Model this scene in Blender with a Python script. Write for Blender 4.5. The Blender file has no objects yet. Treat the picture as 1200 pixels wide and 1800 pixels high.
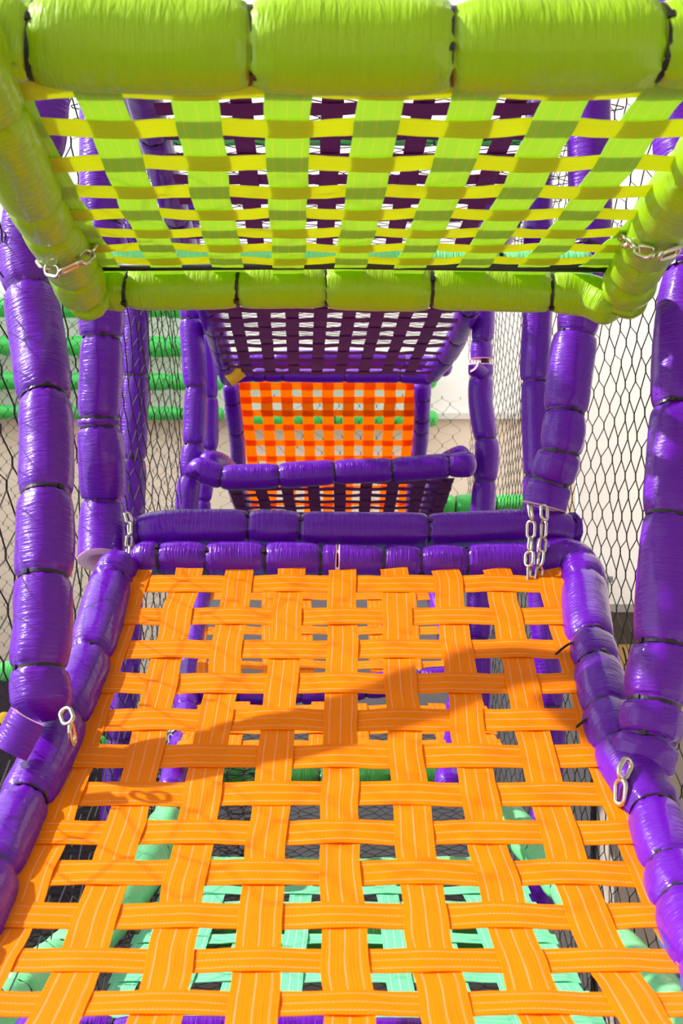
import bpy, math, random
from math import pi, sin, cos, sqrt, exp
from mathutils import Vector, noise
random.seed(7)
C = bpy.context.scene.collection
S = bpy.context.scene

# ---------------------------------------------------------------- camera, sky, sun, exposure
F = 2200.0            # focal length in pixels of the 1200x1800 frame
ZC = 3.0              # eye height above the hall floor
cam_d = bpy.data.cameras.new('camera')
cam_d.sensor_fit = 'VERTICAL'; cam_d.sensor_height = 36.0; cam_d.lens = F / 1800 * 36
cam_d.clip_start = .05
cam_d.dof.use_dof = True; cam_d.dof.focus_distance = 3.7; cam_d.dof.aperture_fstop = 7.0
cam = bpy.data.objects.new('camera', cam_d); C.objects.link(cam)
cam.location = (0, 0, ZC); cam.rotation_euler = (pi / 2, 0, 0)
S.camera = cam
w = bpy.data.worlds.new('sky'); S.world = w; w.use_nodes = True
w.node_tree.nodes['Background'].inputs[0].default_value = (.93, .97, 1.0, 1)
w.node_tree.nodes['Background'].inputs[1].default_value = 1.7
sun_d = bpy.data.lights.new('sun', 'SUN'); sun_d.energy = 5.5; sun_d.angle = math.radians(1.1)
sun_d.color = (1, .93, .84)
sun = bpy.data.objects.new('sun', sun_d); C.objects.link(sun)
sd = Vector((-.76, .06, .64))                     # towards the sun
sun.rotation_euler = sd.to_track_quat('Z', 'Y').to_euler()
S.view_settings.view_transform = 'Standard'; S.view_settings.look = 'None'
S.view_settings.gamma = 1; S.view_settings.use_curve_mapping = False
S.view_settings.exposure = 0.42

def at(px, py, d):
    return Vector(((px - 600) / F * d, d, ZC + (900 - py) / F * d))

# ---------------------------------------------------------------- materials
def nodes(name):
    m = bpy.data.materials.new(name); m.use_nodes = True
    nt = m.node_tree
    return m, nt, nt.nodes['Principled BSDF']
def N(nt, t, **kw):
    n = nt.nodes.new(t)
    for k, v in kw.items(): setattr(n, k, v)
    return n
def plain(name, col, rough=.6, metal=0, spec=.5):
    m, nt, b = nodes(name)
    b.inputs['Base Color'].default_value = (*col, 1); b.inputs['Roughness'].default_value = rough
    b.inputs['Metallic'].default_value = metal; b.inputs['Specular IOR Level'].default_value = spec
    return m
def mottled(name, c1, c2, scale, rough=.7, bump=0):
    m, nt, b = nodes(name)
    tc = N(nt, 'ShaderNodeTexCoord'); n = N(nt, 'ShaderNodeTexNoise'); n.inputs['Scale'].default_value = scale
    nt.links.new(tc.outputs['Object'], n.inputs['Vector'])
    r = N(nt, 'ShaderNodeMix', data_type='RGBA'); r.inputs[6].default_value = (*c1, 1); r.inputs[7].default_value = (*c2, 1)
    nt.links.new(n.outputs['Fac'], r.inputs[0]); nt.links.new(r.outputs[2], b.inputs['Base Color'])
    b.inputs['Roughness'].default_value = rough
    if bump:
        bp = N(nt, 'ShaderNodeBump'); bp.inputs['Distance'].default_value = bump
        nt.links.new(n.outputs['Fac'], bp.inputs['Height']); nt.links.new(bp.outputs[0], b.inputs['Normal'])
    return m
def vinyl(name, col, rough=.3, fine=130, strength=.55):
    """shrunk vinyl sleeve: fine creases that run round the sleeve"""
    m, nt, b = nodes(name)
    uv = N(nt, 'ShaderNodeTexCoord')
    def layer(sx, sy, sc, dist):
        mp = N(nt, 'ShaderNodeMapping'); mp.inputs['Scale'].default_value = (sx, sy, 1)
        nt.links.new(uv.outputs['UV'], mp.inputs['Vector'])
        n = N(nt, 'ShaderNodeTexNoise'); n.inputs['Scale'].default_value = sc; n.inputs['Detail'].default_value = 2
        n.inputs['Distortion'].default_value = dist
        nt.links.new(mp.outputs[0], n.inputs['Vector']); return n
    a = layer(14, fine, 1, .6); c = layer(5, 9, 1, .3); d = layer(60, 220, 1, 0)
    mx = N(nt, 'ShaderNodeMath', operation='MULTIPLY_ADD'); mx.inputs[1].default_value = 2.2
    nt.links.new(c.outputs['Fac'], mx.inputs[0]); nt.links.new(a.outputs['Fac'], mx.inputs[2])
    m2 = N(nt, 'ShaderNodeMath', operation='MULTIPLY_ADD'); m2.inputs[1].default_value = .35
    nt.links.new(d.outputs['Fac'], m2.inputs[0]); nt.links.new(mx.outputs[0], m2.inputs[2])
    bp = N(nt, 'ShaderNodeBump'); bp.inputs['Distance'].default_value = .007; bp.inputs['Strength'].default_value = strength
    nt.links.new(m2.outputs[0], bp.inputs['Height']); nt.links.new(bp.outputs[0], b.inputs['Normal'])
    b.inputs['Base Color'].default_value = (*col, 1); b.inputs['Roughness'].default_value = rough
    b.inputs['Specular IOR Level'].default_value = .22
    b.inputs['Coat Weight'].default_value = .35; b.inputs['Coat Roughness'].default_value = .1
    return m
def webbing(name, col, thread, trans=.3, tcol=None, threads=True):
    """woven strap: three stitch lines along it, ribbed weave, lets light through"""
    m, nt, b = nodes(name)
    uv = N(nt, 'ShaderNodeTexCoord'); sp = N(nt, 'ShaderNodeSeparateXYZ'); nt.links.new(uv.outputs['UV'], sp.inputs[0])
    def mth(op, a, c=None):
        n = N(nt, 'ShaderNodeMath', operation=op)
        for i, v in enumerate((a, c)):
            if v is None: continue
            if isinstance(v, (int, float)): n.inputs[i].default_value = v
            else: nt.links.new(v, n.inputs[i])
        return n.outputs[0]
    x = sp.outputs[0]; y = sp.outputs[1]
    wob = N(nt, 'ShaderNodeTexNoise'); wob.inputs['Scale'].default_value = 6; nt.links.new(uv.outputs['UV'], wob.inputs['Vector'])
    xx = mth('ADD', x, mth('MULTIPLY', mth('SUBTRACT', wob.outputs['Fac'], .5), .05))
    line = None
    for c in (.17, .5, .83):
        l = mth('LESS_THAN', mth('ABSOLUTE', mth('SUBTRACT', xx, c)), .016)
        line = l if line is None else mth('MAXIMUM', line, l)
    dash = mth('GREATER_THAN', mth('FRACT', mth('MULTIPLY', y, 150)), .28)
    line = mth('MULTIPLY', mth('MULTIPLY', line, dash), .7 if threads else 0)
    nz = N(nt, 'ShaderNodeTexNoise'); nz.inputs['Scale'].default_value = 1
    mp = N(nt, 'ShaderNodeMapping'); mp.inputs['Scale'].default_value = (30, 4, 1)
    nt.links.new(uv.outputs['UV'], mp.inputs[0]); nt.links.new(mp.outputs[0], nz.inputs['Vector'])
    mix = N(nt, 'ShaderNodeMix', data_type='RGBA'); mix.inputs[6].default_value = (*col, 1); mix.inputs[7].default_value = (*thread, 1)
    nt.links.new(line, mix.inputs[0])
    ribs = mth('MULTIPLY', mth('SINE', mth('MULTIPLY', x, 150)), .15)
    n2 = N(nt, 'ShaderNodeTexNoise'); n2.inputs['Scale'].default_value = 14; n2.inputs['Detail'].default_value = 1
    nt.links.new(uv.outputs['Object'], n2.inputs['Vector'])
    hgt = mth('ADD', mth('ADD', ribs, nz.outputs['Fac']), mth('MULTIPLY', n2.outputs['Fac'], 3))
    bp = N(nt, 'ShaderNodeBump'); bp.inputs['Distance'].default_value = .002; bp.inputs['Strength'].default_value = .55
    nt.links.new(hgt, bp.inputs['Height']); nt.links.new(bp.outputs[0], b.inputs['Normal'])
    nt.links.new(mix.outputs[2], b.inputs['Base Color']); b.inputs['Roughness'].default_value = .5
    b.inputs['Specular IOR Level'].default_value = .12
    t = N(nt, 'ShaderNodeBsdfTranslucent'); t.inputs[0].default_value = (*(tcol or col), 1)
    ms = N(nt, 'ShaderNodeMixShader'); ms.inputs[0].default_value = trans
    nt.links.new(b.outputs[0], ms.inputs[1]); nt.links.new(t.outputs[0], ms.inputs[2])
    nt.links.new(ms.outputs[0], nt.nodes['Material Output'].inputs[0])
    return m
PURPLE = vinyl('purple_vinyl', (.108, .003, .40))
LIME = vinyl('lime_vinyl', (.27, .50, .003), rough=.42, fine=90)
MINT = vinyl('mint_vinyl', (.20, .72, .32), rough=.35)
SHADE_GREEN = vinyl('shaded_green_vinyl', (.02, .15, .02), rough=.45)  # green vinyl with the shade below the ramp put into its colour
GREEN = vinyl('green_vinyl', (.06, .58, .10), rough=.4)
FOAM = plain('pink_foam', (.80, .42, .66), .8)
TIE = plain('black_nylon', (.010, .009, .010), .35)
PIPE = plain('black_pipe', (.012, .012, .014), .5)
STEEL = plain('zinc_steel', (.62, .60, .52), .22, 1)
ORANGE = webbing('orange_webbing', (1.0, .285, .0), (1.0, .56, .36), .35, (1.0, .30, .0))
ORANGE_FAR = webbing('orange_webbing_backlit', (1.0, .30, .0), (1.0, .5, .2), .6, (1.0, .42, .0), False)  # lit copy of the orange: stronger backlight put into its translucent colour
LIMEWEB = webbing('lime_webbing', (.38, .58, .13), (1.0, .66, .15), .55, (.62, .90, .12))
LIMEWEB_X = webbing('lime_webbing_warm_lit', (.60, .60, .03), (1.0, .62, .10), .5, (.80, .92, .02))  # crosswise lime straps: their warmer light is painted in as a yellower tone
PLUMWEB = webbing('plum_webbing', (.15, .02, .17), (.15, .03, .16), .15, (.3, .02, .25), False)
MINTWEB = webbing('mint_webbing', (.22, .78, .48), (.9, .95, .9), .3)
ROPE = plain('black_rope', (.012, .010, .012), .7)
YELLOW = plain('yellow_vinyl', (.85, .50, .01), .5)

# ---------------------------------------------------------------- object helpers
ORG = {}
def thing(name, label, cat, loc, group=None):
    o = bpy.data.objects.new(name, None); C.objects.link(o); o.location = loc
    o.empty_display_size = .1
    o['label'] = label; o['category'] = cat
    if group: o['group'] = group
    ORG[o.name] = Vector(loc); return o
def mesh(name, vs, fs, mat, parent=None, uvs=None, smooth=True, label=None, mats=None, fm=None):
    me = bpy.data.meshes.new(name)
    org = ORG[parent.name] if parent else Vector((0, 0, 0))
    if not parent and vs:
        n = len(vs); org = Vector((sum(v[0] for v in vs) / n, sum(v[1] for v in vs) / n, min(v[2] for v in vs)))
    me.from_pydata([(v[0] - org[0], v[1] - org[1], v[2] - org[2]) for v in vs], [], fs)
    me.materials.append(mat)
    if uvs:
        ul = me.uv_layers.new(name='UVMap'); flat = []
        for p in me.polygons:
            for k in p.loop_indices: flat.extend(uvs[p.index][k - p.loop_start])
        ul.data.foreach_set('uv', flat)
    if smooth: me.polygons.foreach_set('use_smooth', [True] * len(me.polygons))
    me.update()
    o = bpy.data.objects.new(name, me); C.objects.link(o)
    if parent: o.parent = parent; ORG[o.name] = org
    else: o.location = org; ORG[o.name] = org
    if label: o['label'] = label
    return o
def tag(o, label, cat, group=None, kind=None):
    if kind: o['kind'] = kind
    if label: o['label'] = label
    if cat: o['category'] = cat
    if group: o['group'] = group
    return o
class MB:
    def __init__(s): s.v = []; s.f = []; s.u = []
    def box(s, a, b):
        n = len(s.v); (x0, y0, z0), (x1, y1, z1) = a, b
        s.v += [(x0,y0,z0),(x1,y0,z0),(x1,y1,z0),(x0,y1,z0),(x0,y0,z1),(x1,y0,z1),(x1,y1,z1),(x0,y1,z1)]
        for q in ((0,3,2,1),(4,5,6,7),(0,1,5,4),(1,2,6,5),(2,3,7,6),(3,0,4,7)): s.f.append(tuple(n + i for i in q))
        return s
    def tube(s, pts, r, k=6, closed=False):
        fr = frames(pts, closed); n0 = len(s.v); m = len(pts)
        for p, (t, a, b) in zip(pts, fr):
            for i in range(k):
                q = p + (a * cos(2*pi*i/k) + b * sin(2*pi*i/k)) * r; s.v.append(tuple(q))
        for j in range(m if closed else m - 1):
            for i in range(k):
                A = n0 + j*k; B = n0 + ((j+1) % m)*k
                s.f.append((A+i, A+(i+1)%k, B+(i+1)%k, B+i))
        if not closed:
            s.f.append(tuple(n0 + i for i in range(k))[::-1]); s.f.append(tuple(n0 + (m-1)*k + i for i in range(k)))
        return s
    def build(s, name, mat, parent=None, **kw): return mesh(name, s.v, s.f, mat, parent, **kw)
def frames(pts, closed=False):
    out = []; m = len(pts); prev = None
    for i in range(m):
        if closed: t = (pts[(i+1) % m] - pts[i-1])
        else: t = pts[min(i+1, m-1)] - pts[max(i-1, 0)]
        t = t.normalized() if t.length > 1e-9 else Vector((0, 0, 1))
        if prev is None:
            up = Vector((0, 1, 0)) if abs(t.y) < .8 else Vector((0, 0, 1))
            a = (up - t * up.dot(t)).normalized()
        else: a = (prev - t * prev.dot(t)).normalized()
        prev = a; out.append((t, a, t.cross(a)))
    return out
def spline(ctrl, step=.008):
    pts = []
    P = [ctrl[0]*2 - ctrl[1]] + list(ctrl) + [ctrl[-1]*2 - ctrl[-2]]
    for i in range(1, len(P) - 2):
        a, b, c, d = P[i-1], P[i], P[i+1], P[i+2]
        n = max(2, int((c - b).length / step))
        for k in range(n):
            t = k / n
            pts.append(.5 * ((2*b) + (c-a)*t + (2*a - 5*b + 4*c - d)*t*t + (3*b - a - 3*c + d)*t**3))
    pts.append(ctrl[-1]); return pts
def proj(p): return (600 + F * p.x / p.y, 900 - F * (p.z - ZC) / p.y)

def band(pts_c, t, a, b, r, width, thick, tail=True, ang=None):
    """a nylon cable tie: flat band, locking head and cut tail"""
    m = MB(); k = 40
    for j, (dw, dr) in enumerate(((-.5, 0), (-.5, 1), (.5, 1), (.5, 0))):
        for i in range(k):
            th = 2*pi*i/k; rr = r + dr*thick
            m.v.append(tuple(pts_c + t*(dw*width) + (a*cos(th) + b*sin(th))*rr))
    for j in range(4):
        for i in range(k): m.f.append((j*k+i, j*k+(i+1)%k, ((j+1)%4)*k+(i+1)%k, ((j+1)%4)*k+i))
    if tail:
        th = ang if ang is not None else 0
        d = a*cos(th) + b*sin(th); e = t.cross(d); c = pts_c + d*(r + thick)
        n = len(m.v); w = width*.75
        for x in (-1, 1):
            for y in (-1, 1):
                for z in (-.6, .9): m.v.append(tuple(c + e*(x*w*1.1) + t*(y*w) + d*(z*thick*1.6)))
        for q in ((0,1,3,2),(4,6,7,5),(0,4,5,1),(2,3,7,6),(0,2,6,4),(1,5,7,3)): m.f.append(tuple(n+i for i in q))
    return m
def facing(a, b, p):
    """angle on the sleeve that looks back at the open front of the frame"""
    v = Vector((0, 0, ZC)) - p
    return math.atan2(v.dot(b), v.dot(a))

def pad(name, ctrl, r, ties, mat, parent, axis='y', seed=0, ends=(1, 1), tiemat=TIE, pin=.75, k=36, tie_on=True,
        open_end=None, label=None, step=.008):
    """foam sleeve along a path: pinched at every tie, puffed between. ties are positions along the main axis.
       open_end: which ends (0/1) show the cut foam"""
    rnd = random.Random(seed)
    pts = spline(ctrl, step); fr = frames(pts); s = [0]
    for i in range(1, len(pts)): s.append(s[-1] + (pts[i] - pts[i-1]).length)
    L = s[-1]; ts = []
    for tv in ties:
        best = min(range(len(pts)), key=lambda i: abs(proj(pts[i])[1 if axis == 'y' else 0] - tv))
        ts.append(best)
    ts = sorted(set(ts)); cuts = [0] + ts + [len(pts) - 1]
    open_end = open_end or ()
    scl = [rnd.uniform(.96, 1.05) for _ in range(len(cuts))]
    ph = [rnd.uniform(0, 6) for _ in range(len(cuts) + 1)]
    rr = []; dd = []; seg = []
    for i in range(len(pts)):
        g = 0
        while g < len(cuts) - 2 and i > cuts[g+1]: g += 1
        sa, sb = s[cuts[g]], s[cuts[g+1]]
        da = s[i] - sa; db = sb - s[i]
        if g == 0 and 0 in open_end: da = 9
        if g == len(cuts) - 2 and 1 in open_end: db = 9
        d = min(da, db); span = max(sb - sa, 1e-6)
        Lr = min(r * 1.15, span * .5)
        q = max(0, 1 - d / Lr)
        base = pin + (1 - pin) * sqrt(max(0, 1 - q**2.4))
        if (g == 0 and da == d and 0 not in open_end) or (g == len(cuts)-2 and db == d and 1 not in open_end):
            base = sqrt(max(.0, 1 - max(0, 1 - d/(r*.8))**2)) if ends[0 if da == d else 1] else base
            base = max(base, .03)
        rr.append(r * base * scl[g] if d > 1e-6 else r*base); dd.append(d); seg.append(g)
    # continuous scale across a tie
    V = []; FC = []; UV = []
    for i, (p, (t, a, b)) in enumerate(zip(pts, fr)):
        g = seg[i]; e = exp(-dd[i] / (r * .45)) if dd[i] < 5 else 0
        for j in range(k):
            th = 2*pi*j/k
            wr = 1 + .045*e*(sin(9*th + ph[g]) + .7*sin(17*th + ph[g+1]))
            nz = noise.noise(Vector((cos(th)*1.5 + ph[g], sin(th)*1.5, s[i]*9))) * .035
            fine = noise.noise(Vector((cos(th)*2.2, sin(th)*2.2 + ph[g], s[i]*60))) * .012
            V.append(tuple(p + (a*cos(th) + b*sin(th)) * rr[i] * (wr + nz + fine)))
    circ = 2*pi*r
    for i in range(len(pts) - 1):
        for j in range(k):
            FC.append((i*k+j, i*k+(j+1)%k, (i+1)*k+(j+1)%k, (i+1)*k+j))
            u0, u1 = j/k*circ, (j+1)/k*circ
            UV.append(((u0, s[i]), (u1, s[i]), (u1, s[i+1]), (u0, s[i+1])))
    o = mesh(name, V, FC, mat, parent, UV, label=label)
    ORG[o.name] = ORG[parent.name]
    for en in (0, 1):
        if en in open_end:
            i = 0 if en == 0 else len(pts) - 1
            p, (t, a, b) = pts[i], fr[i]; sg = -1 if en == 0 else 1
            vs = []; fs = []
            for ri, off in ((1.0, 0), (.97, .004), (.60, .004), (.55, 0), (.52, -.05), (.02, -.05)):
                for j in range(k):
                    th = 2*pi*j/k
                    if off >= 0 and ri > .9 and off == 0:
                        vs.append(V[i*k + j])
                    else: vs.append(tuple(p + t*(sg*off) + (a*cos(th) + b*sin(th))*rr[i]*ri))
            for q in range(5):
                for j in range(k): fs.append((q*k+j, q*k+(j+1)%k, (q+1)*k+(j+1)%k, (q+1)*k+j))
            mesh('foam_edge', vs, fs, FOAM, parent, label='cut end of the foam inside the sleeve')
    if tie_on:
        par = o if parent.parent is None and parent.type == 'EMPTY' and parent.get('deep') else parent
        for n, i in enumerate(ts):
            p, (t, a, b) = pts[i], fr[i]
            tl = Vector((rnd.uniform(-.12, .12), rnd.uniform(-.12, .12), rnd.uniform(-.12, .12)))
            t2 = (t + tl).normalized(); a2 = (a - t2*a.dot(t2)).normalized(); b2 = t2.cross(a2)
            ang = facing(a2, b2, p) + rnd.uniform(-1.1, 1.1)
            m = band(p, t2, a2, b2, rr[i]*1.065, .0075 if r > .05 else .006, .0028, True, ang)
            m.build('cable_tie', tiemat, par, smooth=False)
    return o, pts, fr

def shell(name, ctrl, r, a0, a1, th, mat, parent, twist=0, foam=True, label=None):
    """piece of split pad: a curved slab of foam with a vinyl face"""
    pts = spline(ctrl, .01); fr = frames(pts); k = 16; V = []; Fc = []; E = []; U = []
    for i, (p, (t, a, b)) in enumerate(zip(pts, fr)):
        base = facing(a, b, p) + twist
        for lay in (0, 1):
            for j in range(k+1):
                an = base + a0 + (a1-a0)*j/k
                V.append(tuple(p + (a*cos(an) + b*sin(an))*(r - lay*th)))
    W = 2*(k+1); m = len(pts)
    for i in range(m-1):
        for j in range(k):
            Fc.append((i*W+j, i*W+j+1, (i+1)*W+j+1, (i+1)*W+j))
            U.append(((j*.01, i*.01), (j*.01+.01, i*.01), (j*.01+.01, i*.01+.01), (j*.01, i*.01+.01)))
            E.append((i*W+k+1+j, (i+1)*W+k+1+j, (i+1)*W+k+2+j, i*W+k+2+j))
        for j in (0, k): E.append((i*W+j, (i+1)*W+j, (i+1)*W+k+1+j, i*W+k+1+j))
    for i in (0, m-1):
        for j in range(k): E.append((i*W+j, i*W+j+1, i*W+k+2+j, i*W+k+1+j))
    o = mesh(name, V, Fc, mat, parent, U, label=label)
    mesh('foam_edge', V, E, FOAM, parent, smooth=False, label='bare foam along the cut edge')
    return o

def web(parent, surf, us, vs, hw, mat, u_ext=(0, 1), v_ext=(0, 1), amp=.004, th=.0016, wav=.004, name='woven_web',
        seed=0, flip=0, hwv=None, label=None, cross_mat=None):
    """plain weave of flat straps over surf(u,v)->(point, normal). us: lengthwise straps, vs: crosswise straps"""
    rnd = random.Random(seed); V = []; Fc = []; U = []; A = 5
    hwv = hwv or hw
    def strap(path, side, phase, h):
        n0 = len(V); m = len(path); s = 0; ss = []
        for i, (p, n, w) in enumerate(path):
            if i: s += (p - path[i-1][0]).length
            ss.append(s)
        for lay in (1, -1):
            for i, (p, n, w) in enumerate(path):
                t = (path[min(i+1, m-1)][0] - path[max(i-1, 0)][0]).normalized()
                sd = t.cross(n).normalized()
                wob = noise.noise(Vector((ss[i]*7, phase, 0)))*wav
                hh = h * (1 + .05*noise.noise(Vector((ss[i]*11, phase, 5))))
                for q in range(A+1):
                    x = q/A*2 - 1
                    cup = -.0010*x*x * (1 if w > 0 else -1) * .6 + .0016*noise.noise(Vector((ss[i]*16, x*1.2, phase)))
                    V.append(tuple(p + sd*(x*hh + wob) + n*(w*amp + cup + lay*th*.5)))
        W = A+1
        for lay in (0, 1):
            for i in range(m-1):
                for q in range(A):
                    b0 = n0 + lay*m*W + i*W + q
                    f = (b0, b0+1, b0+1+W, b0+W)
                    uv = ((q/A, ss[i]), ((q+1)/A, ss[i]), ((q+1)/A, ss[i+1]), (q/A, ss[i+1]))
                    if lay: f = f[::-1]; uv = uv[::-1]
                    Fc.append(f); U.append(uv)
        for i in range(m-1):
            for q in (0, A):
                a0 = n0 + i*W + q; b0 = a0 + m*W; nn = len(V)
                V.extend((V[a0], V[a0+W], V[b0+W], V[b0]))
                Fc.append((nn, nn+1, nn+2, nn+3)); U.append(((0, ss[i]),)*4)
    SUB = 6
    def samples(lst, lo, hi):
        """parameter samples plus weave phase"""
        out = []; L = [lo] + list(lst) + [hi]
        for i in range(len(L)-1):
            if abs(L[i+1]-L[i]) < 1e-6: continue
            for k in range(SUB): out.append((L[i] + (L[i+1]-L[i])*k/SUB, (i-1) + k/SUB))
        out.append((hi, len(lst))); return out
    for iu, u in enumerate(us):
        path = []
        for v, ph in samples(vs, *v_ext):
            p, n = surf(u, v); path.append((p, n, cos(pi*(ph + iu + flip))))
        strap(path, 0, iu*3.3 + seed, hw)
    n_long = len(Fc)
    for iv, v in enumerate(vs):
        path = []
        for u, ph in samples(us, *u_ext):
            p, n = surf(u, v); path.append((p, n, -cos(pi*(ph + iv + flip))))
        strap(path, 1, iv*2.7 + 50 + seed, hwv)
    o = mesh(name, V, Fc, mat, parent, U, label=label)
    if cross_mat:
        o.data.materials.append(cross_mat)
        o.data.polygons.foreach_set('material_index', [0]*n_long + [1]*(len(Fc)-n_long))
    return o

def table_surf(rows):
    """rows: (v, left point, right point) -> smooth-ish surface with numeric normal"""
    def pt(u, v):
        i = 0
        while i < len(rows)-2 and v > rows[i+1][0]: i += 1
        a, b = rows[i], rows[i+1]; t = (v - a[0])/(b[0]-a[0])
        # smooth across rows
        l = a[1].lerp(b[1], t); r = a[2].lerp(b[2], t)
        return l.lerp(r, u)
    def f(u, v):
        p = pt(u, v); e = .01*(rows[-1][0]-rows[0][0])
        du = pt(u+.01, v) - pt(u-.01, v); dv = pt(u, v+e) - pt(u, v-e)
        n = du.cross(dv).normalized()
        if n.z < 0: n = -n
        return p, n
    return f

def net(name, label, o3, eu, ev, nu, nv, cw, ch, r=.0022, wob=.012, seed=0, group=None, parent=None, knot=.16, sag=None):
    """knotted rope net: o3 + eu*s + ev*t; diamonds cw wide, ch tall"""
    m = MB(); rnd = random.Random(seed); cache = {}
    nrm = eu.cross(ev).normalized()
    def node(c, j):
        if (c, j) not in cache:
            s = c*cw/2; t = j*ch/2
            q = noise.noise(Vector((s*.9, t*.9, seed)))
            p = o3 + eu*(s + rnd.uniform(-1, 1)*wob*cw*3) + ev*(t + rnd.uniform(-1, 1)*wob*ch*2) + nrm*(q*.05)
            if sag: p = sag(p, s, t)
            cache[(c, j)] = p
        return cache[(c, j)]
    kn = ch*knot/2
    V = m.v; Fc = m.f; tri = [(cos(2*pi*i/3), sin(2*pi*i/3)) for i in range(3)]
    for k in range(nu):
        idx = []
        for j in range(nv+1):
            c = k if (k + j) % 2 == 0 else k+1
            p = node(c, j); off = Vector((0, 0, 0))
            for sg in (-1, 1):
                q = p + ev*(sg*kn) + eu*((-.6 if c == k+1 else .6)*r)
                n0 = len(V)
                for (x, y) in tri: V.append(tuple(q + eu*(x*r) + nrm*(y*r)))
                idx.append(n0)
        for a, b in zip(idx, idx[1:]):
            for i in range(3): Fc.append((a+i, a+(i+1)%3, b+(i+1)%3, b+i))
    o = mesh(name, m.v, m.f, ROPE, parent, smooth=False)
    if not parent: tag(o, label, 'net', group)
    return o

def link_mesh(p, d, side, L, W, r):
    """one stadium link centred at p, long axis d, broad axis side"""
    pts = []; h = (L - W)/2 - r*.2; R = W/2 - r
    for i in range(9):
        a = -pi/2 + pi*i/8; pts.append(p + d*(h + R*cos(a)) + side*(R*sin(a)))
    for i in range(9):
        a = pi/2 + pi*i/8; pts.append(p + d*(-h + R*cos(a)) + side*(R*sin(a)))
    return MB().tube(pts, r, 8, True)
def chain(label, ctrl, L=.058, W=.034, r=.0052, roll=0, group=None):
    pts = spline([Vector(c) for c in ctrl], .003); total = sum((b-a).length for a, b in zip(pts, pts[1:]))
    pitch = L - 2*r - r*.3
    t = thing('steel_chain', label, 'chain', pts[-1], group)
    s = 0; nxt = pitch*.5; i = 0; fr = frames(pts)
    for a, b, f in zip(pts, pts[1:], fr):
        s += (b-a).length
        if s >= nxt:
            ang = roll + (pi/2 if i % 2 else 0)
            side = f[1]*cos(ang) + f[2]*sin(ang)
            link_mesh(b, f[0], side, L, W, r).build('chain_link', STEEL, t)
            i += 1; nxt += pitch
    return t

# ---------------------------------------------------------------- the hall
wall_m = mottled('cream_plaster', (.82, .71, .58), (.86, .76, .64), 2.0, .8)
white_m = mottled('white_panel', (.93, .93, .93), (.88, .88, .87), 1.2, .6)
floor_m = mottled('grey_rubber_floor', (.055, .05, .05), (.08, .075, .075), 9, .8, .002)
def slab(name, a, b, mat): return tag(MB().box(a, b).build(name, mat, smooth=False), None, None, kind='structure')
slab('floor', (-7, -3, -.1), (7, 14.2, 0), floor_m)
slab('wall_back', (-7, 12.6, 0), (7, 12.8, 3.0 + .95), wall_m)
slab('wall_back_upper', (-7, 12.6, 3.95), (7, 12.8, 9.0), white_m).name = 'wall_back.001'
slab('ceiling', (-4.2, -3, 8.5), (7, 6.5, 8.6), white_m)
slab('wall_right', (2.75, -3, 0), (2.9, 12.6, 8.4), mottled('beige_wall', (.66, .58, .51), (.72, .65, .58), 1.5, .8))
slab('wall_front', (-7, -3.2, 0), (7, -3, 8.5), wall_m)
slab('wall_left', (-6.0, 5.0, 0), (-5.8, 12.6, 6.0), wall_m)
tr = slab('trim_1', (-7, 12.52, 3.93), (7, 12.6, 3.99), plain('pale_trim', (.7, .68, .66), .5))
tr2 = slab('trim_2', (2.69, 4.8, 0), (2.75, 12.5, .14), plain('dark_trim', (.05, .05, .05), .5))

# ---------------------------------------------------------------- posts
def post(label, ctrl, r, ties, open_end=(), seed=0, mat=PURPLE, extra=None, **kw):
    P = [at(*c) for c in ctrl]; base = min(P, key=lambda p: p.z)
    t = thing('padded_post', label, 'post', base)
    pad('foam_sleeve', P, r, ties, mat, t, 'y', seed, open_end=open_end, **kw)
    # the steel pipe the pads are strapped to
    lo, hi = (P[0], P[-1]) if P[0].z < P[-1].z else (P[-1], P[0])
    return t
def pipe(t, a, b, r=.024): MB().tube([a, b], r, 14).build('steel_pipe', PIPE, t)

p = post('thick purple padded post nearest the left edge, its torn bottom over the orange web rail',
     [(80,-60,3.3),(78,150,3.3),(66,300,3.3),(46,440,3.3),(52,510,3.26),(66,600,3.2),(78,700,3.12),(82,790,3.06),(80,870,3.0),(80,950,2.96),(76,1016,2.92),(76,1100,2.88),(68,1176,2.84),(73,1230,2.82),(74,1268,2.80)],
     .069, (275, 508, 702, 872, 1016, 1176), (), 1)
shell('loose_flap', [at(28,1322,2.74), at(60,1262,2.75)], .056, -1.5, .55, .016, PURPLE, p, .0, label='torn flap of the sleeve folded outwards')
p = post('purple padded post left of centre with an open pink foam end by the chain',
     [(185,20,3.9),(180,200,3.9),(180,400,3.85),(178,560,3.8),(178,640,3.8),(174,740,3.8),(178,800,3.8),(180,878,3.84),(178,930,3.81),(177,984,3.755)],
     .068, (395, 592, 738, 752, 877), (1,), 2)
p = post('slim purple post behind the left side net, running down past the orange web',
     [(232,120,5.7),(236,500,5.7),(238,660,5.7),(232,807,5.7),(228,1000,5.7),(222,1180,5.7),(203,1400,5.7),(200,1560,5.7)],
     .064, (300, 520, 659, 807, 1010, 1150, 1300), (), 3)
p = post('purple post left of the far platforms, behind the left corner of their front rail',
     [(330,330,7.3),(334,520,7.3),(340,640,7.3),(344,700,7.3),(340,780,7.3),(334,838,7.3),(328,900,7.3),(336,1060,7.3),(340,1180,7.3),(335,1340,7.3)],
     .069, (460, 560, 680, 780, 838, 960, 1080, 1230), (), 4)
p = post('thin purple post close behind the left far post, partly hidden by it',
     [(362,500,8.4),(366,640,8.4),(368,780,8.4),(356,880,8.4),(352,960,8.4)], .058, (590, 700, 790, 880), (), 5)
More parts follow.
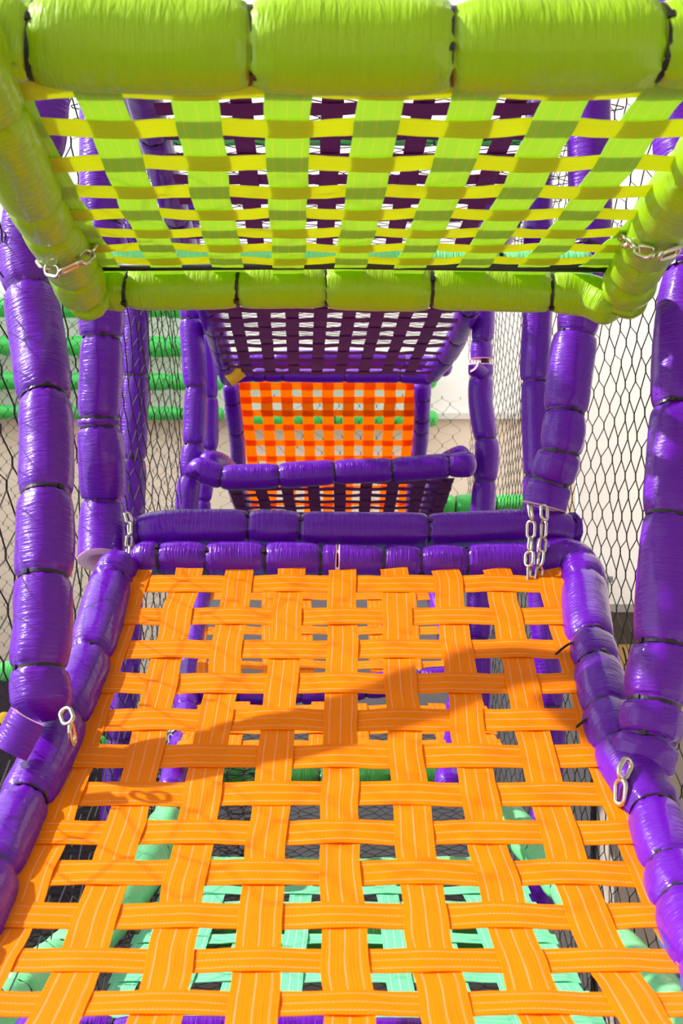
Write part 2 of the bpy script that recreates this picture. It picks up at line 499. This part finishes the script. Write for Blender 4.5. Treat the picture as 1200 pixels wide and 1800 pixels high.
p = post('thick purple padded post at the right edge with a flared bottom end',
     [(1200,-60,3.25),(1198,200,3.25),(1206,350,3.2),(1212,470,3.15),(1200,600,3.1),(1194,720,3.05),(1186,830,3.0),(1180,910,2.96),(1172,1020,2.92),(1164,1136,2.88),(1154,1200,2.86),(1148,1245,2.84),(1140,1300,2.82),(1128,1330,2.81),(1126,1352,2.81)],
     .073, (300, 482, 722, 912, 1136, 1240, 1300), (1,), 6)
p = post('purple padded post right of centre bending left to an open end above the twin chains',
     [(1030,20,3.9),(1034,200,3.9),(1036,380,3.9),(1022,520,3.85),(1012,587,3.85),(1002,650,3.83),(994,725,3.82),(986,790,3.8),(968,846,3.82),(956,890,3.82)],
     .069, (440, 587, 725, 795, 848), (1,), 7)
p = post('straight purple post in front of the right net, just behind the bent one',
     [(948,120,5.9),(946,400,5.9),(944,560,5.9),(940,670,5.9),(944,835,5.9),(948,1000,5.9),(960,1150,5.9),(968,1300,5.9),(955,1450,5.9),(948,1600,5.9)],
     .068, (380, 670, 835, 1010, 1240, 1420), (), 8)
t = thing('padded_post', 'purple post right of the far platforms with its sleeve torn apart near the top', 'post', at(850,1300,7.3))
pad('foam_sleeve', [at(850,330,7.3),at(850,480,7.3),at(850,560,7.3),at(846,605,7.3),at(846,630,7.3)], .066, (470, 600), PURPLE, t, 'y', 9, open_end=(1,))
pad('foam_sleeve', [at(845,642,7.3),at(845,662,7.3),at(845,710,7.3),at(854,771,7.3),at(856,800,7.3),at(852,845,7.3),at(848,900,7.3),at(842,1050,7.3),at(842,1180,7.3),at(838,1300,7.3)], .072, (661, 771, 845, 960, 1120), PURPLE, t, 'y', 10, open_end=(0,))
pipe(t, at(852,620,7.3), at(852,652,7.3))
shell('loose_flap', [at(846,655,7.26), at(829,641,7.2)], .05, -.9, .9, .014, PURPLE, t)

# ---------------------------------------------------------------- lime platform overhead
def zg(y, k=.775): return k / ((900-y)/F + .0693)
t = thing('web_platform', 'lime green padded frame with yellow green webbing hanging overhead, nearest platform', 'platform', at(640, 520, 3.1))
t['deep'] = 1
pad('rail', [at(-160,62,1.92), at(60,72,1.92), at(440,80,1.92), at(795,82,1.92), at(1155,76,1.92), at(1400,70,1.92)], .071,
    (60, 441, 795, 1156), LIME, t, 'x', 21, step=.007)
pad('rail', [at(192,500,3.16), at(225,508,3.14), at(420,506,3.13), at(572,505,3.13), at(757,507,3.13), at(900,510,3.13), at(972,514,3.13), at(1035,520,3.12), at(1088,545,3.06)], .055,
    (222, 420, 573, 757, 970), LIME, t, 'x', 22, ends=(0, 1), step=.006)
pad('rail', [at(185,530,3.16), at(148,512,3.1), at(132,480,2.98), at(105,425,2.76), at(62,352,2.46), at(18,262,2.2), at(-30,150,1.96), at(-90,20,1.75)], .062,
    (512, 472, 392, 345, 180), LIME, t, 'y', 23, tie_on=False, pin=.74)
pad('rail', [at(1078,556,3.1), at(1096,520,3.08), at(1112,485,2.95), at(1140,430,2.76), at(1180,365,2.5), at(1235,290,2.27), at(1320,170,2.0), at(1440,20,1.75)], .062,
    (510, 484, 440, 300), LIME, t, 'y', 24, tie_on=False, pin=.74)
pad('rail_lining', [at(190,462,3.25), at(420,464,3.25), at(760,464,3.25), at(1045,466,3.25)], .040, (290, 640, 880), MINT, t, 'x', 25, label='green inner pad behind the lime rail, coloured teal as if in blue shade')  # green pad; the bluish shade on it is painted by the mint colour
MB().tube([at(150,470,3.03), at(600,466,3.04), at(1070,472,3.03)], .010, 12).build('core_pipe', PIPE, t, label='black steel bar showing between the pads')
NEAR, FAR = 1.9, 3.10
def lime_surf():
    def P(X, z): return Vector((X, z, ZC + .805 - .0693*z - .022*sin(pi*min(1, max(0, (z-NEAR)/(FAR-NEAR))))))
    rows = []
    for i in range(9):
        v = i/8; z = NEAR + (FAR-NEAR)*v; a = (z-2.08)/(2.9-2.08)
        rows.append((v, P(-.534 - .033*a, z), P(.652 - .035*a, z)))
    return table_surf(rows)
zs = [zg(y, .805) for y in (152, 213, 270, 318, 358, 394, 424, 452)]
web(t, lime_surf(), [i/8 for i in range(9)], [(z-NEAR)/(FAR-NEAR) for z in zs], .038, LIMEWEB, (-.085, 1.06), (-.02, 1.0), seed=3, wav=.005, hwv=.034, cross_mat=LIMEWEB_X, label='yellow green webbing weave')

# ---------------------------------------------------------------- orange ramp
ORr = [(990,246,955),(1010,240,968),(1055,224,978),(1150,194,1008),(1300,146,1052),(1400,112,1085),(1500,72,1124),(1575,42,1160),(1648,10,1196),(1727,-34,1254),(1800,-82,1310),(1900,-150,1400)]
def zo(y):
    i = 0
    while i < len(ORr)-2 and y > ORr[i+1][0]: i += 1
    a, b = ORr[i], ORr[i+1]; t_ = (y-a[0])/(b[0]-a[0])
    za = .15*F*8/(a[2]-a[1]); zb = .15*F*8/(b[2]-b[1])
    # perspective-correct between rows
    return 1/((1-t_)/za + t_/zb)
def sm(y, j):
    i = 0
    while i < len(ORr)-2 and y > ORr[i+1][0]: i += 1
    a, b = ORr[i], ORr[i+1]; t_ = (y-a[0])/(b[0]-a[0]); return a[j]*(1-t_) + b[j]*t_
# smooth the depth profile with a quadratic through key rows so the ramp sags evenly
def zo2(y):
    ys = [y-45, y-22, y, y+22, y+45]; ys = [min(1895, max(992, q)) for q in ys]
    return sum(zo(q) for q in ys)/5
t = thing('web_platform', 'large orange woven web ramp in a purple padded frame, filling the lower half', 'platform', at(600, 1005, 3.68))
t['deep'] = 1
orows = []
for y in range(990, 1901, 13):
    orows.append((y, at(sm(y, 1), y, zo2(y)), at(sm(y, 2), y, zo2(y))))
SO = table_surf(orows)
web(t, SO, [i/8 for i in range(9)], (1026,1083,1141,1201,1265,1329,1395,1463,1534,1610,1688,1764,1840), .0405, ORANGE,
    (-.045, 1.05), (1000, 1890), seed=11, wav=.006, amp=.003, hwv=.0445, label='bright orange webbing weave')
pad('rail', [at(228,983,3.70), at(280,984,3.70), at(420,985,3.70), at(563,988,3.70), at(589,989,3.70)], .057, (280, 362, 465, 563), PURPLE, t, 'x', 31, open_end=(1,), step=.006)
pad('rail', [at(597,989,3.70), at(670,990,3.70), at(740,990,3.70), at(820,990,3.70), at(925,990,3.70)], .057, (672, 740, 820), PURPLE, t, 'x', 32, open_end=(0, 1), step=.006)
pad('rail', [at(948,984,3.74), at(995,984,3.72), at(1022,1004,3.66), at(1028,1060,zo2(1060)-.0), at(1034,1110,zo2(1110)), at(1046,1160,zo2(1160)), at(1060,1220,zo2(1220)), at(1074,1280,zo2(1280)), at(1100,1345,zo2(1345)),
    at(1146,1425,zo2(1425)), at(1168,1490,zo2(1490)), at(1192,1560,zo2(1560)), at(1225,1650,zo2(1650)), at(1290,1760,zo2(1760)), at(1390,1890,zo2(1880))], .064,
    (1000, 1026, 1130, 1176, 1256, 1320, 1435, 1535, 1600, 1700), PURPLE, t, 'y', 33, open_end=(0,))
pad('rail', [at(214,992,3.68), at(196,1024,3.6), at(182,1070,zo2(1070)), at(168,1120,zo2(1120)), at(150,1175,zo2(1175)), at(124,1240,zo2(1240)), at(92,1315,zo2(1315)), at(62,1380,zo2(1380)), at(26,1445,zo2(1445)),
    at(-12,1530,zo2(1530)), at(-60,1640,zo2(1640)), at(-140,1760,zo2(1760)), at(-230,1890,zo2(1880))], .062,
    (1020, 1028, 1160, 1270, 1415, 1545, 1660), PURPLE, t, 'y', 34, ends=(0, 1))
MB().tube([at(560,984,3.72), at(620,985,3.72)], .022, 12).build('core_pipe', PIPE, t)
# loose tie tails lying on the web beside the right rail
for (x0, y0, x1, y1) in ((1000,1132,976,1150), (1035,1262,1012,1278)):
    a = at(x0+25, y0-4, zo2(y0)-.07); b = at(x0, y0, zo2(y0)-.05); c = at(x1, y1, zo2(y1)-.02)
    MB().tube(spline([a, b, c], .004), .0035, 6).build('cable_tie', TIE, t)

# rail that rides on top of the ramp's back rail
t = thing('padded_beam', 'long purple padded beam resting along the back rail of the orange ramp', 'beam', at(620, 960, 3.80))
pad('foam_sleeve', [at(232,942,3.80), at(300,930,3.80), at(437,929,3.80), at(528,932,3.80), at(640,934,3.80), at(752,934,3.80), at(900,928,3.80), at(970,930,3.80), at(1012,935,3.83)], .057, (245, 436, 529, 753, 998), PURPLE, t, 'x', 35, step=.006)

# ---------------------------------------------------------------- upper plum platform
t = thing('web_platform', 'long purple platform with dark plum webbing seen from below behind the lime one', 'platform', at(580, 660, 8.2))
t['deep'] = 1
rows = []
for i in range(13):
    v = i/12; z = 3.9 + (8.15-3.9)*v
    h = 1.345 + (.905-1.345)*(z-4.09)/(8.05-4.09) - .03*sin(pi*v)
    a = (1/z-1/4.09)/(1/8.05-1/4.09)
    xl = 343 + (434-343)*a; xr = 907 + (721-907)*a
    rows.append((v, Vector(((xl-600)/F*z, z, ZC+h)), Vector(((xr-600)/F*z, z, ZC+h))))
web(t, table_surf(rows), [i/7 for i in range(8)], [.01 + i*.0465 for i in range(22)], .036, PLUMWEB, (-.13, 1.13), (0, 1), seed=5, wav=.003, hwv=.045, label='dark plum webbing weave')
pad('rail', [at(225,60,3.7), at(250,160,4.2), at(296,330,5.2), at(340,480,6.5), at(373,562,7.2), at(388,618,7.8), at(404,668,8.3)], .062, (230, 380, 470, 540, 575, 606, 636), PURPLE, t, 'y', 41, pin=.86)
pad('rail', [at(1010,60,3.7), at(975,160,4.2), at(915,330,5.2), at(856,470,6.5), at(818,555,7.2), at(793,612,7.8), at(755,660,8.3)], .064, (230, 380, 470, 540, 590, 625), PURPLE, t, 'y', 42, pin=.88)
pad('rail', [at(405,664,8.3), at(440,660,8.3), at(500,660,8.3), at(606,661,8.3), at(700,661,8.3), at(762,666,8.3)], .045, (445, 465, 497, 606, 703), PURPLE, t, 'x', 43)
shell('yellow_strap', [at(400,668,8.1), at(424,650,8.1)], .06, -1.0, 1.0, .008, YELLOW, t, label='yellow vinyl strap tied round the corner')
t = thing('padded_beam', 'pale lit purple beam behind the far end of the plum webbing', 'beam', at(600, 640, 8.9))
pad('foam_sleeve', [at(372,645,8.9), at(500,634,8.9), at(650,634,8.9), at(795,646,8.8)], .07, (480, 600, 712), PURPLE, t, 'x', 44)

# ---------------------------------------------------------------- far orange web
t = thing('climbing_web', 'small far orange web panel between purple rails under the plum platform', 'web panel', at(575, 910, 10.1))
t['deep'] = 1
rows = []
for i in range(9):
    v = i/8; y = 668 + 240*v; z = 8.62 + 1.45*v**1.15
    rows.append((v, at(430 + 16*min(1, v*1.6) - 2, y, z), at(723 - 10*v*1.6, y, z)))
web(t, table_surf(rows), [i/8 for i in range(9)], [.045, .145, .243, .345, .46, .575, .685, .79, .9], .040, ORANGE_FAR, (-.03, 1.03), (0, 1), seed=8, wav=.004, hwv=.036)
pad('rail', [at(405,672,8.6), at(410,720,8.75), at(417,780,9.1), at(420,840,9.5), at(425,900,9.9)], .058, (705, 755, 830), PURPLE, t, 'y', 51, pin=.86)
pad('rail', [at(742,668,8.6), at(742,720,8.75), at(738,780,9.1), at(730,840,9.5), at(725,900,9.9)], .058, (700, 735, 752, 830), PURPLE, t, 'y', 52, pin=.86)

# ---------------------------------------------------------------- far lower plum platform
t = thing('web_platform', 'far purple platform whose padded front rail crosses below the small orange web', 'platform', at(590, 850, 7.1))
t['deep'] = 1
pad('rail', [at(343,838,7.05), at(352,826,7.05), at(390,838,7.05), at(440,838,7.05), at(491,836,7.05), at(588,830,7.05), at(688,826,7.05), at(788,818,7.05), at(838,816,7.05)], .071, (390, 491, 588, 689, 788), PURPLE, t, 'x', 61)
pad('rail', [at(362,812,7.1), at(385,815,7.3), at(408,835,7.6), at(420,870,8.0), at(440,930,8.9)], .062, (822, 900), PURPLE, t, 'y', 62, tie_on=False)
pad('rail', [at(815,800,7.1), at(790,810,7.3), at(770,835,7.6), at(755,880,8.1), at(735,930,8.9)], .062, (806, 900), PURPLE, t, 'y', 63, tie_on=False)
rows = []
for i in range(7):
    v = i/6; z = 7.25 + 1.75*v; h = .20 - .42*v
    rows.append((v, Vector((-.64, z, ZC+h)), Vector((.62, z, ZC+h))))
web(t, table_surf(rows), [i/8 for i in range(9)], [.06 + i*.088 for i in range(11)], .036, PLUMWEB, (-.03, 1.03), (0, 1), seed=9, wav=.003)

# ---------------------------------------------------------------- lower orange platform, seen through the ramp
t = thing('web_platform', 'lower orange web platform with a purple cross rail, seen through the ramp holes', 'platform', at(570, 1355, 4.7))
t['deep'] = 1
rows = []
for i in range(6):
    v = i/5; rows.append((v, at(350 - 2*v, 1035 + 160*v, 6.35 - .75*v), at(778 + 14*v, 1035 + 160*v, 6.35 - .75*v)))
web(t, table_surf(rows), [i/7 for i in range(8)], [.08, .27, .46, .65, .84], .036, ORANGE, (-.04, 1.04), (0, 1), seed=13)
rows = []
for i in range(6):
    v = i/5; z = 5.45 - .75*v; hh = -.83 - .115*v
    rows.append((v, Vector((-.60, z, ZC+hh)), Vector((.58, z, ZC+hh))))
web(t, table_surf(rows), [i/7 for i in range(8)], [.1, .3, .5, .7, .9], .036, ORANGE, (-.04, 1.04), (0, 1), seed=14, name='woven_web')
pad('rail', [at(300,1218,5.55), at(420,1218,5.55), at(570,1215,5.55), at(700,1200,5.55), at(825,1190,5.55)], .055, (350, 420, 530, 640, 740), PURPLE, t, 'x', 71)
pad('rail', [at(355,1030,6.4), at(342,1120,6.0), at(330,1200,5.65), at(325,1290,5.2), at(300,1400,4.6)], .055, (1090, 1250), PURPLE, t, 'y', 72)
pad('rail', [at(765,1035,6.4), at(790,1120,6.0), at(810,1200,5.65), at(800,1280,5.2), at(790,1390,4.6)], .058, (1090, 1250), PURPLE, t, 'y', 73)

# ---------------------------------------------------------------- mint platform at the bottom
t = thing('web_platform', 'pale mint green padded platform lying lowest, seen through the bottom of the orange ramp', 'platform', at(600, 1560, 5.0))
t['deep'] = 1
rows = []
for i in range(6):
    v = i/5; z = 4.95 - 2.0*v; rows.append((v, Vector((-.60 - .1*v, z, ZC - 1.37 - .10*v)), Vector((.62 + .1*v, z, ZC - 1.37 - .10*v))))
web(t, table_surf(rows), [i/8 for i in range(9)], [.03 + i*.075 for i in range(13)], .040, MINTWEB, (-.04, 1.04), (0, 1), seed=17, label='mint webbing weave')
pad('rail', [at(300,1528,4.98), at(600,1534,4.98), at(905,1528,4.98)], .055, (395, 498, 600, 705, 805), MINT, t, 'x', 81)
pad('rail', [at(318,1400,5.5), at(292,1450,5.1), at(255,1530,4.7), at(165,1640,4.1), at(60,1725,3.6), at(-120,1900,3.0)], .075, (1440, 1500, 1600, 1690, 1760), MINT, t, 'y', 82)
pad('rail', [at(868,1410,5.5), at(915,1465,5.1), at(965,1520,4.8), at(1060,1640,4.1), at(1150,1740,3.6), at(1290,1900,3.0)], .075, (1500, 1560, 1660, 1720), MINT, t, 'y', 83)
t = thing('padded_beam', 'green padded beam, coloured dark as if in shade, across the floor under the mint webbing', 'beam', at(600, 1620, 6.0))
pad('foam_sleeve', [at(240,1640,5.6), at(600,1650,5.6), at(960,1640,5.6)], .09, (330, 470, 610, 740, 870), SHADE_GREEN, t, 'x', 84)
t = thing('padded_beam', 'green padded beam behind the lower orange web, near the floor', 'beam', at(600, 1400, 8.0))
pad('foam_sleeve', [at(330,1372,7.6), at(600,1376,7.6), at(820,1372,7.6)], .10, (430, 560, 690), SHADE_GREEN, t, 'x', 85)
t = thing('padded_beam', 'purple padded beam at the very bottom edge under the orange web', 'beam', at(600, 1830, 3.2))
pad('foam_sleeve', [at(20,1822,3.0), at(500,1824,3.0), at(800,1830,3.0)], .05, (200, 420, 640), PURPLE, t, 'x', 86)

# ---------------------------------------------------------------- green ladder bars by the back wall
def gbar(label, x0, x1, y, z, r, ties, seed, sl=0):
    t = thing('padded_bar', label, 'bar', at((x0+x1)/2, y, z), None)
    xm = (x0+x1)/2
    pad('foam_sleeve', [at(x0,y-sl,z), at(xm,y,z), at(x1,y+sl,z)], r, ties, GREEN, t, 'x', seed, k=20, step=.02)
gbar('bright green padded bar, topmost of the stack behind the left net', -200, 352, 541, 12.4, .10, (-40, 60, 180, 290), 91)
gbar('bright green padded bar, second from the top behind the left net', -200, 352, 608, 12.4, .10, (0, 120, 235), 92, 2)
gbar('bright green padded bar, third from the top behind the left net', -200, 395, 670, 12.4, .085, (40, 200, 300), 93, 2)
gbar('bright green padded bar, lowest of the stack behind the left net', -200, 395, 725, 12.4, .07, (100, 210, 320), 94, 3)
gbar('green padded bar showing in a row through the middle of the small orange web', 400, 770, 736, 12.4, .082, (480, 590, 690), 95)
gbar('pale green bar showing through the top row of the small orange web', 400, 770, 666, 12.4, .10, (520, 660), 96)
gbar('green bar low behind the right net, above the purple beam', 770, 930, 889, 9.2, .085, (800, 870), 97)
gbar('light green bar seen through the lime and plum webbing at the top', 280, 960, 246, 6.3, .028, (520, 760), 98)
gbar('green bar at far left above the dark lower area', -250, 180, 1180, 5.4, .045, (0, 100), 99)
gbar('thin green bar at far left below the yellow ball', -250, 190, 1304, 4.9, .024, (120,), 100)
t = thing('padded_bar', 'lime bar slanting down just right of the plum platform rail', 'bar', at(795,620,9.0))
pad('foam_sleeve', [at(850,430,8.7), at(822,540,8.9), at(797,620,9.0)], .055, (500,), LIME, t, 'y', 101)
bm = MB(); k = 20; c = at(8,1275,5.2); R = .045
for i in range(13):
    th = pi*i/12
    for j in range(k): bm.v.append((c.x+R*sin(th)*cos(2*pi*j/k), c.y+R*sin(th)*sin(2*pi*j/k), c.z+R*cos(th)*1.25))
for i in range(12):
    for j in range(k): bm.f.append((i*k+j, i*k+(j+1)%k, (i+1)*k+(j+1)%k, (i+1)*k+j))
tag(bm.build('punch_ball', YELLOW), 'yellow ball behind the net at the far left edge', 'ball')

# ---------------------------------------------------------------- nets
X, Y, Z = Vector((1, 0, 0)), Vector((0, 1, 0)), Vector((0, 0, 1))
net('safety_net', 'black diamond rope net along the right side of the climbing tower', Vector((1.03, 1.9, .05)), Vector((.0, 1, 0)), Z, 94, 68, .175, .14, .0026, .03, 1)
net('safety_net', 'black diamond rope net along the left side of the climbing tower', Vector((-.86, 2.4, .05)), Vector((.0, 1, 0)), Z, 44, 66, .19, .15, .0028, .06, 2)
net('safety_net', 'fine black net further out on the left, in front of the green bars', Vector((-2.6, 7.8, 0)), Vector((.97, .24, 0)).normalized(), Z, 38, 110, .085, .085, .0022, .06, 3)
net('safety_net', 'black net standing behind the small far orange web', Vector((-1.05, 10.9, .08)), X, Z, 26, 56, .16, .14, .0028, .05, 4)
net('roof_net', 'black net stretched flat over the tower above the plum webbing', Vector((-1.0, 4.2, ZC+1.5)), X, Y, 24, 92, .17, .15, .0026, .05, 5)
net('safety_net', 'dense sagging black net bunched low at the left beyond the orange ramp', Vector((-2.0, 4.6, ZC-1.75)), Vector((.95, .3, 0)).normalized(), Vector((0, .9, .25)).normalized(), 64, 60, .055, .055, .0026, .2, 6)
net('safety_net', 'black net lying low across the grey floor behind the mint platform', Vector((-.75, 6.0, ZC-2.4)), X, Vector((0, .97, .22)).normalized(), 34, 80, .10, .09, .0026, .08, 7)

# grey pads / boxes low at the back, counter on the right
grey_m = mottled('grey_panel', (.26, .27, .31), (.32, .33, .37), 3, .6)
t = thing('partition', 'low grey partition wall standing behind the nets, seen through the ramp holes', 'partition', (.25, 10.4, 0))
MB().box((-1.25, 10.3, 0), (2.2, 10.5, 2.42)).build('panel', grey_m, t, smooth=False)
MB().box((-1.28, 10.28, 2.42), (2.23, 10.52, 2.47)).build('top_rail', plain('grey_cap', (.2, .2, .22), .5), t, smooth=False)
t = thing('counter', 'yellow counter with a dark top behind the right net', 'counter', (2.2, 7.3, 0))
MB().box((1.52, 7.0, ZC-.74), (2.68, 7.6, ZC-.56)).build('counter_top', plain('dark_brown', (.07, .05, .04), .5), t, smooth=False)
MB().box((1.54, 7.02, ZC-1.2), (2.66, 7.58, ZC-.74)).build('body', plain('yellow_laminate', (.85, .55, .18), .5), t, smooth=False)
MB().box((1.56, 7.04, 0), (2.64, 7.56, ZC-1.2)).build('base', plain('tan_base', (.42, .36, .32), .6), t, smooth=False)
MB().tube(spline([at(1094,1138,7.0), at(1098,1150,6.99), at(1102,1180,6.99), at(1098,1215,6.99)], .02), .006, 6).build('cable', PIPE, t)
pm = MB().tube([Vector((1.47, 7.3, 0)), Vector((1.47, 7.3, ZC-.31))], .019, 12)
tag(pm.build('pole', PIPE), 'thin black pole behind the right net beside the yellow counter', 'pole')
t = thing('panel', 'dark purple panel low behind the left net, at the far left edge', 'panel', (-3.4, 9.2, 0))
MB().box((-5.2, 9.1, 0), (-1.55, 9.3, ZC-1.18)).build('board', plain('dark_board', (.035, .02, .04), .6), t, smooth=False)
MB().box((-5.2, 9.08, ZC-1.18), (-1.55, 9.32, ZC-1.13)).build('edge_strip', plain('mauve', (.2, .16, .22), .6), t, smooth=False)
t = thing('wall_panel', 'tall off white door panel standing just beyond the right net', 'panel', (2.3, 10.2, 0))
MB().box((2.0, 10.6, 0), (2.7, 10.7, ZC+4.2)).build('panel', white_m, t, smooth=False)

# ---------------------------------------------------------------- chains
chain('bright steel chain, left strand of the pair under the bent post', [at(930,888,3.70), at(933,910,3.68), at(932,950,3.67), at(930,985,3.63), at(930,1012,3.62)], L=.062, roll=.5)
chain('bright steel chain, right strand of the pair under the bent post', [at(956,888,3.70), at(956,910,3.68), at(954,950,3.67), at(950,985,3.63), at(947,1012,3.62)], L=.062, roll=1.1)
chain('steel chain hanging beside the open post end at the left of the ramp back rail', [at(222,900,3.76), at(228,925,3.74), at(226,960,3.72), at(222,1005,3.66)], L=.05, W=.028, roll=.8)
chain('warm reflecting chain round the left rail of the lime platform', [at(172,415,2.84), at(162,440,2.76), at(137,462,2.71), at(108,475,2.71), at(84,472,2.74), at(70,455,2.8)], L=.062, W=.034, r=.0048, roll=.9)
chain('warm reflecting chain round the right rail of the lime platform', [at(1092,402,2.82), at(1104,425,2.64), at(1128,440,2.56), at(1165,447,2.53), at(1198,436,2.56)], L=.066, W=.036, r=.0055, roll=.6)
chain('short steel chain under the torn end of the left post', [at(112,1246,2.74), at(122,1272,2.71), at(129,1300,2.72)], L=.058, W=.036, r=.005, roll=1.5)
chain('short steel chain at the flared end of the right post', [at(1106,1335,2.70), at(1093,1368,2.67), at(1088,1425,2.66)], L=.066, W=.04, r=.006, roll=1.2)
chain('steel chain below the ramp at the left, showing through its holes', [at(345,1276,5.1), at(325,1280,5.1), at(302,1286,5.1), at(302,1330,5.1)], L=.05, W=.03, r=.005, roll=.5)
for o in list(bpy.data.objects):
    if 'deep' in o: del o['deep']
GROUPS = {'padded_post': 'purple padded posts of the climbing tower', 'web_platform': 'woven web platforms of the climbing tower',
          'padded_bar': 'green padded bars behind the tower', 'padded_beam': 'padded cross beams', 'safety_net': 'black safety nets',
          'steel_chain': 'steel chains holding the platforms'}
for o in bpy.data.objects:
    g = GROUPS.get(o.name.split('.')[0])
    if g and o.parent is None: o['group'] = g
